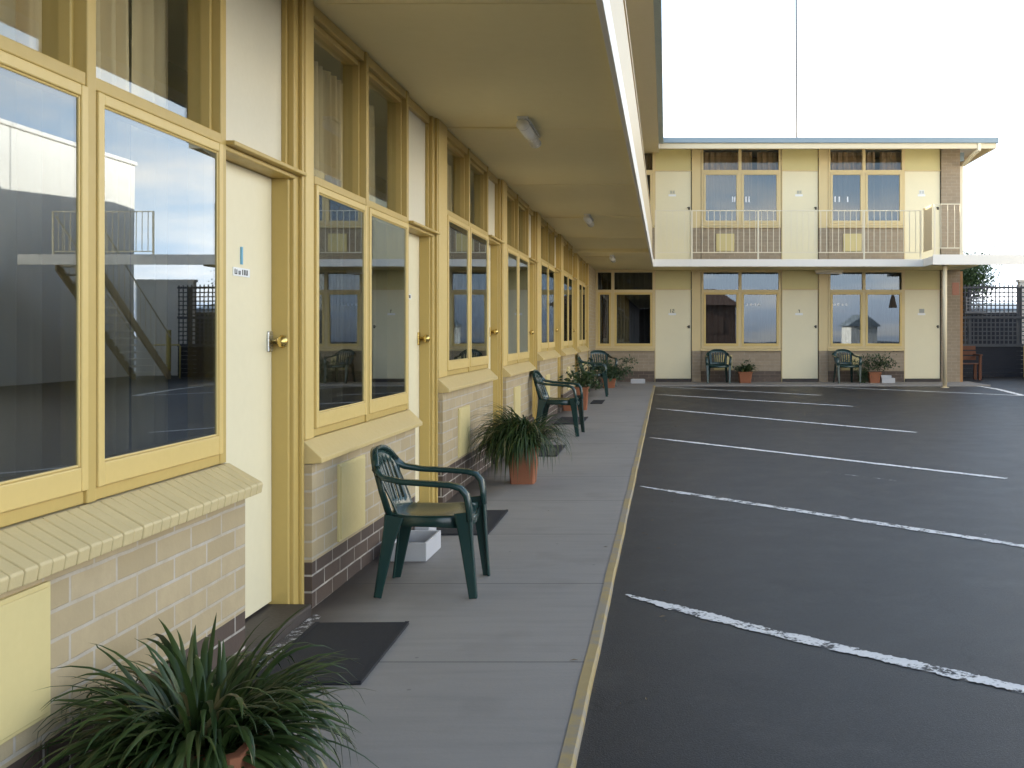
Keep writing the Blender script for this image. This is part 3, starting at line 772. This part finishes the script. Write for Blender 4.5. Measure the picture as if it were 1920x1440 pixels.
# ------------------------------------------------------------------ potted plants
def square_pot(t, w, h, mat):
    m = MB()
    def sq(a, z, r=.12):
        c = a*(1-r); return [(-c,-a,z),(c,-a,z),(a,-c,z),(a,c,z),(c,a,z),(-c,a,z),(-a,c,z),(-a,-c,z)]
    a = w/2
    m.loft([sq(a*.78,0), sq(a*.95,h-.035), sq(a*1.03,h-.033), sq(a*1.05,h-.002), sq(a*1.02,h), sq(a*.88,h), sq(a*.86,h-.035)])
    m.build('pot', mat, t, local=True)
    m = MB(); m.loft([sq(a*.84,h-.05), sq(a*.84,h-.034)]); m.build('soil', M['soil'], t, local=True)
def strap_leaves(t, n, h0, r0, L, wd, e0, e1, curv, xmin, seed, mat, bias=(0,0), lean=0, gap=None):
    rnd = random.Random(seed); m = MB()
    for _ in range(n):
        ph = rnd.uniform(0, 2*math.pi); rr = r0*math.sqrt(rnd.random())
        p = Vector((rr*math.cos(ph), rr*math.sin(ph), h0 - rnd.random()*.02)); ph += rnd.uniform(-.5,.5)
        if rnd.random() < lean: ph = math.atan2(bias[1], bias[0]) + rnd.uniform(-.9,.9)
        el = R(rnd.uniform(e0, e1))
        if gap is not None and el < R(52) and abs((ph-gap+math.pi) % (2*math.pi)-math.pi) < .20: continue
        ln = L*rnd.uniform(.55,1.15); w = wd*rnd.uniform(.6,1.25); seg = 9
        cv = curv*rnd.uniform(.5,1.35)/seg; side = Vector((-math.sin(ph), math.cos(ph), 0)); tw = rnd.uniform(-.5,.5); prev = None
        yaw = rnd.uniform(-.35,.35)/seg
        for s in range(seg+1):
            f = s/seg; d = Vector((math.cos(ph)*math.cos(el), math.sin(ph)*math.cos(el), math.sin(el)))
            side = Vector((-math.sin(ph), math.cos(ph), tw*f)).normalized()
            up = side.cross(d)
            hw = w/2*min(1, .55+f*2.2)*max(.02, 1-f**3.2)
            c = p.copy()
            if c.x < xmin: c.x = xmin + .004*rnd.random()
            if c.z < .012: c.z = .012
            r = [m.bm.verts.new(c-side*hw+up*hw*.35), m.bm.verts.new(c), m.bm.verts.new(c+side*hw+up*hw*.35)]
            if prev:
                m.bm.faces.new((prev[0],prev[1],r[1],r[0])); m.bm.faces.new((prev[1],prev[2],r[2],r[1]))
            prev = r
            p = p + d*(ln/seg); el = max(el-cv*(.5+f*1.1), R(-86)); ph += yaw
    return m.build('foliage', mat, t, local=True, smooth=True)
def bushy(t, n, c, rad, leaf, seed, mat, zmin=.02):
    rnd = random.Random(seed); m = MB()
    cl = [(Vector((rnd.gauss(0,.5)*rad[0], rnd.gauss(0,.5)*rad[1], rnd.gauss(0,.5)*rad[2]))+Vector(c)) for _ in range(14)]
    for q in cl:
        m.tube([(c[0]*.3, c[1]*.3, max(zmin, c[2]-rad[2])), ((c[0]+q.x)/2, (c[1]+q.y)/2, (c[2]+q.z)/2), q], [.006,.004,.002], 5)
    for _ in range(n):
        q = rnd.choice(cl)
        p = q+Vector((rnd.gauss(0,.27)*rad[0], rnd.gauss(0,.27)*rad[1], rnd.gauss(0,.27)*rad[2]))
        p.z = max(p.z, zmin)
        d = Vector((rnd.gauss(0,1), rnd.gauss(0,1), rnd.gauss(.2,.8))).normalized(); s = d.orthogonal().normalized()
        s.rotate(Matrix.Rotation(rnd.uniform(0,6.28), 3, d)); l = leaf*rnd.uniform(.6,1.4)
        m.poly([p, p+d*l*.5+s*l*.22, p+d*l, p+d*l*.5-s*l*.22])
    return m.build('foliage', mat, t, local=True)
t = tag(empty('potted_plant', (-1.255, 2.80, 0)), 'large potted plant with long dark strap leaves in the near left corner', 'plant', 'potted plants')
square_pot(t, .32, .20, M['terracotta'])
strap_leaves(t, 720, .19, .13, .37, .020, 0, 76, 2.15, -.345, 3, M['strap'], gap=-.75)
strap_leaves(t, 22, .19, .10, .33, .020, 50, 86, 1.1, -.33, 13, M['strap']).name = 'upright_leaves'
t = tag(empty('potted_plant', (-1.20, 8.72, floor(8.7))), 'terracotta square pot with strap leaves cascading to the floor by the third window', 'plant', 'potted plants')
square_pot(t, .25, .31, M['terracotta'])
strap_leaves(t, 1100, .31, .11, .52, .014, 25, 86, 3.1, -.43, 5, M['strap'], (-1,-.8), .70)
strap_leaves(t, 4, .30, .05, .72, .007, 50, 75, 2.6, -.4, 15, M['strap'], (1,.2), .9).name = 'trailing_stems'
t = tag(empty('potted_plant', (-1.34, 16.3, floor(16.3))), 'tall terracotta pot with a small leafy plant beyond the middle chair', 'plant', 'potted plants')
square_pot(t, .24, .36, M['terracotta'])
bushy(t, 420, (0,0,.46), (.24,.24,.15), .07, 8, M['bush'], .34)
strap_leaves(t, 30, .34, .07, .45, .008, 40, 80, 1.6, -.3, 18, M['strap']).name = 'long_leaves'
t = tag(empty('flower_pot', (-1.53, 16.15, floor(16.1))), 'small low red-brown flower pot at the wall behind the middle chair', 'pot')
square_pot(t, .16, .13, M['terracotta'])
t = tag(empty('potted_plant', (-1.22, 22.1, floor(22.1))), 'bushy dark potted plant hanging over its brown pot in the far corner of the walkway', 'plant', 'potted plants')
square_pot(t, .30, .20, M['terracotta'])
bushy(t, 1500, (.08,0,.36), (.34,.30,.22), .055, 9, M['bush'])
t = tag(empty('potted_plant', (1.84, 24.2, .138)), 'small terracotta square pot with drooping grassy plant beside the chair under the middle far window', 'plant', 'potted plants')
square_pot(t, .33, .26, M['terracotta'])
strap_leaves(t, 150, .25, .09, .36, .014, 35, 88, 2.4, -.6, 21, M['strap'])
bushy(t, 260, (0,0,.34), (.2,.2,.1), .06, 22, M['bush'], .22)
t = tag(empty('potted_plant', (4.85, 24.2, .138)), 'wide leafy potted plant between the right-hand far chair and white blocks', 'plant', 'potted plants')
square_pot(t, .29, .25, M['terracotta'])
bushy(t, 900, (-.03,0,.46), (.40,.22,.16), .055, 31, M['bush'])
bushy(t, 350, (-.27,.05,.2), (.13,.18,.24), .05, 32, M['bush']).name = 'low_foliage'

# ------------------------------------------------------------------ mats and blocks
def mat_(x0, x1, y0, y1, lab, rz=0.):
    cx, cy = (x0+x1)/2, (y0+y1)/2
    t = empty('doormat', (cx, cy, floor(cy)+.001), rz)
    m = MB(); hx, hy = (x1-x0)/2, (y1-y0)/2
    dz = (floor(y1)-floor(y0))/2
    m.loft([[(-hx,-hy,-dz),(hx,-hy,-dz),(hx,hy,dz),(-hx,hy,dz)], [(-hx,-hy,.012-dz),(hx,-hy,.012-dz),(hx,hy,.012+dz),(-hx,hy,.012+dz)]])
    m.build('rubber_sheet', M['mat'], t, local=True, bevel=.004)
    m = MB()
    for sx in (-1,1): m.loft([[(sx*hx-.018*(sx>0),-hy+.001,.0125-dz),(sx*hx+.018*(sx<0),-hy+.001,.0125-dz),(sx*hx+.018*(sx<0),hy-.001,.0125+dz),(sx*hx-.018*(sx>0),hy-.001,.0125+dz)],[(sx*hx-.018*(sx>0),-hy+.001,.0145-dz),(sx*hx+.018*(sx<0),-hy+.001,.0145-dz),(sx*hx+.018*(sx<0),hy-.001,.0145+dz),(sx*hx-.018*(sx>0),hy-.001,.0145+dz)]])
    m.build('edging', M['mat'], t, local=True)
    tag(t, lab, 'doormat', 'doormats outside the rooms')
mat_(-1.53,-1.12,3.77,4.56,'dark rubber doormat before the nearest door', R(1.5))
mat_(-1.53,-1.12,6.52,7.36,'dark rubber doormat behind the nearest chair')
mat_(-1.52,-1.10,10.45,11.4,'dark doormat just beyond the cascading potted plant')
mat_(-1.50,-1.12,13.85,14.9,'dark doormat under and beyond the middle chair')
mat_(-1.28,-1.08,17.5,18.3,'small dark doormat beside the tall pot near the far end')

t = tag(empty('hollow_block', (-1.44, 5.98, floor(6))), 'white painted hollow block on the floor behind the nearest chair', 'block')
m = MB(); a, b, h, w_ = .10, .19, .105, .014
m.box(-a,a,-b,-b+w_,0,h); m.box(-a,a,b-w_,b,0,h); m.box(-a,-a+w_,-b+w_,b-w_,0,h-.001); m.box(a-w_,a,-b+w_,b-w_,0,h-.001); m.box(-a+w_,a-w_,-b+w_,b-w_,0.001,.02)
m.build('shell', M['whiteblock'], t, local=True, bevel=.003)
m = MB(); m.box(-a+w_+.001,a-w_-.001,-b+w_+.001,b-w_-.001,.021,.035); m.build('hollow', M['blockhole'], t, local=True)
t = tag(empty('white_block', (-1.475, 6.36, floor(6.4))), 'narrow white block standing upright behind the hollow block by the nearest chair', 'block')
m = MB(); m.box(-.045,.045,-.10,.10,0,.16); m.build('body', M['whiteblock'], t, local=True, bevel=.006)
m = MB(); m.box(-.025,.025,-.07,.07,.1605,.163); m.build('top_face', M['plate'], t, local=True)
t = tag(empty('white_block', (-.65, 23.9, .138)), 'long low white block on the floor under the dark curtained corner window', 'block')
m = MB(); m.box(-.165,.165,-.06,.06,0,.10); m.build('body', M['whiteblock'], t, local=True, bevel=.006)
m = MB(); m.box(-.13,.13,-.035,.035,.1005,.104); m.build('top_face', M['plate'], t, local=True)
t = tag(empty('white_block', (5.16, 24.15, .138)), 'large white block on the floor right of the wide leafy pot', 'block')
m = MB(); m.box(-.155,.155,-.09,.09,0,.115); m.build('body', M['whiteblock'], t, local=True, bevel=.006)
t = tag(empty('white_block', (5.12, 24.17, .2535)), 'small white block lying on top of the large white block', 'block')
m = MB(); m.box(-.12,.12,-.07,.07,0,.062); m.build('body', M['whiteblock'], t, local=True, bevel=.006)

# lamp standing inside the right-hand ground floor room
t = tag(empty('floor_lamp', (5.40, 24.82, .14)), 'dark floor lamp seen behind the glass of the right-hand ground floor window', 'lamp')
m = MB(); m.lathe([(.12,0),(.12,.02),(.02,.03),(.015,1.75),(.015,1.78)], 14); m.build('stem', M['darkmetal'], t, local=True)
m = MB(); m.lathe([(.16,1.76),(.125,2.08)], 20); m.build('lamp_shade', M['lampshade'], t, local=True)

# ------------------------------------------------------------------ right-hand corner: lattice, bench, gate rail, tree
LF = tag(empty('lattice_fence', (9.5, 28.3, .1)), 'dark weathered lattice screen over low boards at the right beyond the brick corner', 'fence')
m = MB()
X0, X1 = 7.2, 9.96
x = X0
while x < X1: m.box(x, x+.03, 28.28, 28.295, .98, 2.58+.05*math.sin(x*.9)); x += .118
z = .98
while z < 2.6: m.box(X0, X1, 28.296, 28.311, z, z+.03); z += .118
m.build('lattice', M['fence'], LF)
m = MB()
for x in (7.25, 8.25, 9.6): m.box(x, x+.09, 28.315, 28.40, .1, 2.55)
m.box(X0, X1, 28.25, 28.279, 1.70, 1.76); m.box(X0, X1, 28.25, 28.279, .93, 1.0); m.box(X0, X1, 28.25, 28.279, 2.52, 2.57)
m.build('fence_frame', M['fence'], LF)
m = MB()
for k in range(7): m.box(X0, X1, 28.30-.004*(k%2), 28.34, .105+.118*k, .105+.118*k+.112)
m.build('base_boards', M['navy'], LF)
m = MB(); x = 8.15
while x < 8.68: m.box(x, x+.025, 28.16, 28.172, 1.88, 2.28); x += .09
z = 1.88
while z < 2.3: m.box(8.15, 8.68, 28.173, 28.185, z, z+.025); z += .09
m.box(8.13,8.70,28.186,28.2455,1.84,1.879)
m.build('small_trellis', M['fence_pale'], LF)
# neighbouring dark sheds behind the lattice
t = tag(empty('garden_shed', (10.2, 33, .1)), 'dark low shed seen through the lower part of the lattice screen', 'shed')
m = MB(); m.box(8.7, 11.3, 32, 34, .05, 1.95); m.build('wall', M['navy'], t)
m = MB(); m.loft([[(8.6,31.9,1.951),(11.4,31.9,1.951),(11.4,34.1,2.25),(8.6,34.1,2.25)],[(8.6,31.9,2.0),(11.4,31.9,2.0),(11.4,34.1,2.3),(8.6,34.1,2.3)]]); m.build('roof', M['roof'], t)

t = tag(empty('garden_bench', (7.24, 26.6, .11)), 'red-brown wooden bench poking out behind the brick corner of the far wing', 'bench')
m = MB()
for k in range(4): m.box(-.95,.72,-.42+.11*k,-.325+.11*k,.40,.425)
m.build('seat', M['wood'], t, local=True, bevel=.004)
m = MB()
for k in range(3): m.box(-.95,.72,.03+.02*k,.055+.02*k,.50+.13*k,.60+.13*k)
m.build('backrest', M['wood'], t, local=True, bevel=.004)
for sx in (-.92,.66):
    m = MB(); m.box(sx,sx+.07,-.50,.10,.62,.655); m.box(sx+.005,sx+.065,-.44,-.38,.426,.6195); m.build('armrest', M['wood'], t, local=True, bevel=.004)
    for y in (-.42,.0):
        m = MB(); m.box(sx,sx+.07,y,y+.07,0,.399); m.build('leg', M['wood'], t, local=True, bevel=.004)
t = tag(empty('handrail', (9.52, 27.3, .108)), 'yellow painted pipe handrail in front of the lattice at the right edge', 'rail')
m = MB(); m.tube([(-.09,0,0),(-.09,0,.86),(-.07,0,.885),(.9,0,.885)], .022, 10); m.build('pipe', M['yellowrail'], t, local=True, smooth=True)
m = MB(); m.box(.17,.26,-.03,.05,0,1.28); m.build('post', M['yellowrail'], t, local=True)

def make_tree(loc, label, seed, R0, n, zc, h):
    rnd = random.Random(seed)
    t = tag(empty('tree', loc), label, 'tree')
    m = MB(); m.tube([(0,0,0),(.05,.02,h*.25),(.0,.05,h*.5),(.06,0,h*.8)], [.11,.09,.07,.03], 9)
    cl = []
    for k in range(16):
        a = rnd.uniform(0,6.28); r = R0[0]*math.sqrt(rnd.random()); q = Vector((r*math.cos(a), r*math.sin(a), zc+rnd.uniform(-1,1)*R0[1]))
        m.tube([(0.03,0,h*rnd.uniform(.35,.6)), (q.x*.5,q.y*.5,q.z*.8), q], [.04,.025,.008], 6); cl.append(q)
    m.build('trunk', M['bark'], t, local=True)
    m = MB()
    for _ in range(n):
        q = rnd.choice(cl); p = q+Vector((rnd.gauss(0,.26),rnd.gauss(0,.26),rnd.gauss(0,.2)))
        d = Vector((rnd.gauss(0,1),rnd.gauss(0,1),rnd.gauss(-.2,.8))).normalized(); s = d.orthogonal(); s.rotate(Matrix.Rotation(rnd.uniform(0,6.28),3,d))
        l = rnd.uniform(.05,.11); m.poly([p, p+d*l*.5+s*l*.2, p+d*l, p+d*l*.5-s*l*.2])
    m.build('crown', M['tree'], t, local=True)
    return t
make_tree((8.85, 31.0, .1), 'green leafy tree rising behind the lattice screen at the right', 4, (.60,.55), 9000, 2.75, 3.3)

# ------------------------------------------------------------------ across the car park (seen mirrored in the near windows)
OB = tag(empty('rendered_building', (14, 14, 0)), 'plain white rendered building mirrored in the nearest window', 'building')
m = MB(); m.box(11.6, 20, 4, 29.2, -.05, 6.0); m.build('wall', M['stucco'], OB)
m = MB(); m.box(11.54, 20.05, 3.95, 29.26, 6.001, 6.12); m.build('parapet_cap', M['white'], OB, bevel=.03)
m = MB(); m.tube([(11.585,20.2,3.1),(11.585,21.6,3.0),(11.585,23,3.05)], .008, 6); m.build('wall_cable', M['darkmetal'], OB)
BWALL = tag(empty('boundary_wall', (10.8, 29.6, 0)), 'grey rendered boundary wall mirrored beyond the staircase in the nearest window', 'wall')
m = MB(); m.box(9.99, 11.59, 29.3, 29.5, -.05, 2.75); m.build('masonry', M['stucco'], BWALL)
m = MB(); m.box(9.96, 11.595, 29.27, 29.53, 2.7505, 2.82); m.build('coping', M['white'], BWALL)
ST = tag(empty('outdoor_staircase', (10, 25.3, .1)), 'open pale outdoor staircase mirrored in the nearest window', 'stairs')
n = 15
for s, x in enumerate((9.52, 10.42)):
    m = MB(); m.loft([[(x,23.5,2.72),(x+.05,23.5,2.72),(x+.05,23.5,2.96),(x,23.5,2.96)],[(x,27.0,.0),(x+.05,27.0,.0),(x+.05,27.0,.24),(x,27.0,.24)]]); m.build('stringer', M['parapet'], ST)
for k in range(n):
    y = 23.6+3.3*k/(n-1); z = 2.8-2.55*k/(n-1)
    m = MB(); m.box(9.571,10.419,y-.02,y+.24,z,z+.045); m.build('tread', M['white'], ST)
m = MB()
for x in (9.545, 10.445):
    m.tube([(x,23.5,3.95),(x,27.0,1.2)], .018, 8)
    for k in range(1, 14):
        y = 23.5+3.5*k/14; z = 2.95-2.7*k/14; m.tube([(x,y,z),(x,y,z+1.0)], .009, 6)
m.build('handrail', M['rail'], ST)
HB = tag(empty('brick_house', (4.2, -34, 0)), 'dark brown brick house mirrored in the middle ground floor window of the far wing', 'building')
m = MB(); m.box(1.6, 5.6, -42, -34, -.1, 3.6); m.build('wall', M['brownwall'], HB)
m = MB(); m.loft([[(1.2,-33.5,3.601),(6.1,-33.5,3.601),(6.1,-42.5,3.601),(1.2,-42.5,3.601)],[(3.,-37.5,5.0),(4.1,-37.5,5.0),(4.1,-38.5,5.0),(3.,-38.5,5.0)]]); m.build('roof', M['brownwall'], HB)
m = MB(); m.box(3.4,4.6,-34,-33.96,1.3,2.4); m.build('window', M['brownwall'], HB)
GH = tag(empty('gabled_house', (20.9, -60, 0)), 'pale gabled house mirrored in the right-hand ground floor window of the far wing', 'building')
m = MB(); m.box(19.5, 22.3, -66, -60, -.1, 2.2); m.build('wall', M['stucco'], GH)
m = MB(); m.loft([[(19.1,y,2.1),(22.7,y,2.1),(20.9,y,3.4)] for y in (-59.6,-66.4)]); m.build('roof', M['roof'], GH)

# ------------------------------------------------------------------ sky, sun, camera
SUN_EL, SUN_AZ = R(16.3), R(-84)      # azimuth measured from +Y towards +X
W = bpy.data.worlds.new('World'); S.world = W; W.use_nodes = True
nt = W.node_tree; bg = nt.nodes['Background']
sky = nt.nodes.new('ShaderNodeTexSky'); sky.sky_type = 'NISHITA'; sky.sun_disc = False
sky.sun_elevation = SUN_EL; sky.sun_rotation = SUN_AZ; sky.air_density = 1.; sky.dust_density = .6; sky.ozone_density = 1.
tc = nt.nodes.new('ShaderNodeTexCoord'); sp = nt.nodes.new('ShaderNodeSeparateXYZ'); nt.links.new(tc.outputs['Generated'], sp.inputs[0])
zz = math_(nt, 'MAXIMUM', math_(nt, 'ADD', sp.outputs[2], .12), .05)
cb = nt.nodes.new('ShaderNodeCombineXYZ')
nt.links.new(math_(nt, 'DIVIDE', sp.outputs[0], zz), cb.inputs[0]); nt.links.new(math_(nt, 'DIVIDE', sp.outputs[1], zz), cb.inputs[1])
cl = noise(nt, cb.outputs[0], .9, 7, .6)
cm = ramp(nt, cl, [(.45,.02),(.72,.9)])
lum = nt.nodes.new('ShaderNodeRGBToBW'); nt.links.new(sky.outputs[0], lum.inputs[0])
cc = nt.nodes.new('ShaderNodeCombineColor')
for i, k_ in enumerate((1.72,1.53,1.30)): nt.links.new(math_(nt, 'MULTIPLY', lum.outputs[0], k_), cc.inputs[i])
hc = nt.nodes.new('ShaderNodeCombineColor')
for i, k_ in enumerate((.80,.95,1.22)): nt.links.new(math_(nt, 'MULTIPLY', lum.outputs[0], k_), hc.inputs[i])
hz_ = ramp(nt, math_(nt, 'ABSOLUTE', sp.outputs[2]), [(.02,.85),(.38,0.)])
low = mix(nt, hz_, sky.outputs[0], hc.outputs[0])
nt.links.new(mix(nt, cm, low, cc.outputs[0]), bg.inputs['Color']); bg.inputs['Strength'].default_value = .12
sd = Vector((math.sin(SUN_AZ)*math.cos(SUN_EL), math.cos(SUN_AZ)*math.cos(SUN_EL), math.sin(SUN_EL)))
l = bpy.data.lights.new('sun', 'SUN'); l.energy = 3.0; l.angle = R(.5); l.color = (1.,.92,.8)
so = bpy.data.objects.new('sun', l); COL.objects.link(so); so.rotation_euler = sd.to_track_quat('Z', 'Y').to_euler()

cam = bpy.data.cameras.new('camera'); co = bpy.data.objects.new('camera', cam); COL.objects.link(co)
co.location = (0, 0, 1.28); co.rotation_euler = (R(90), 0, 0)
cam.sensor_width = 36; cam.lens = 36*1944/1920
cam.shift_x = -289/1920; cam.shift_y = -94/1920
cam.clip_end = 2000; cam.clip_start = .05
S.camera = co
S.view_settings.view_transform = 'Standard'; S.view_settings.look = 'None'; S.view_settings.gamma = 1
S.view_settings.exposure = 2.52
S.render.engine = 'CYCLES'
S.cycles.max_bounces = 10; S.cycles.diffuse_bounces = 5; S.cycles.transparent_max_bounces = 16
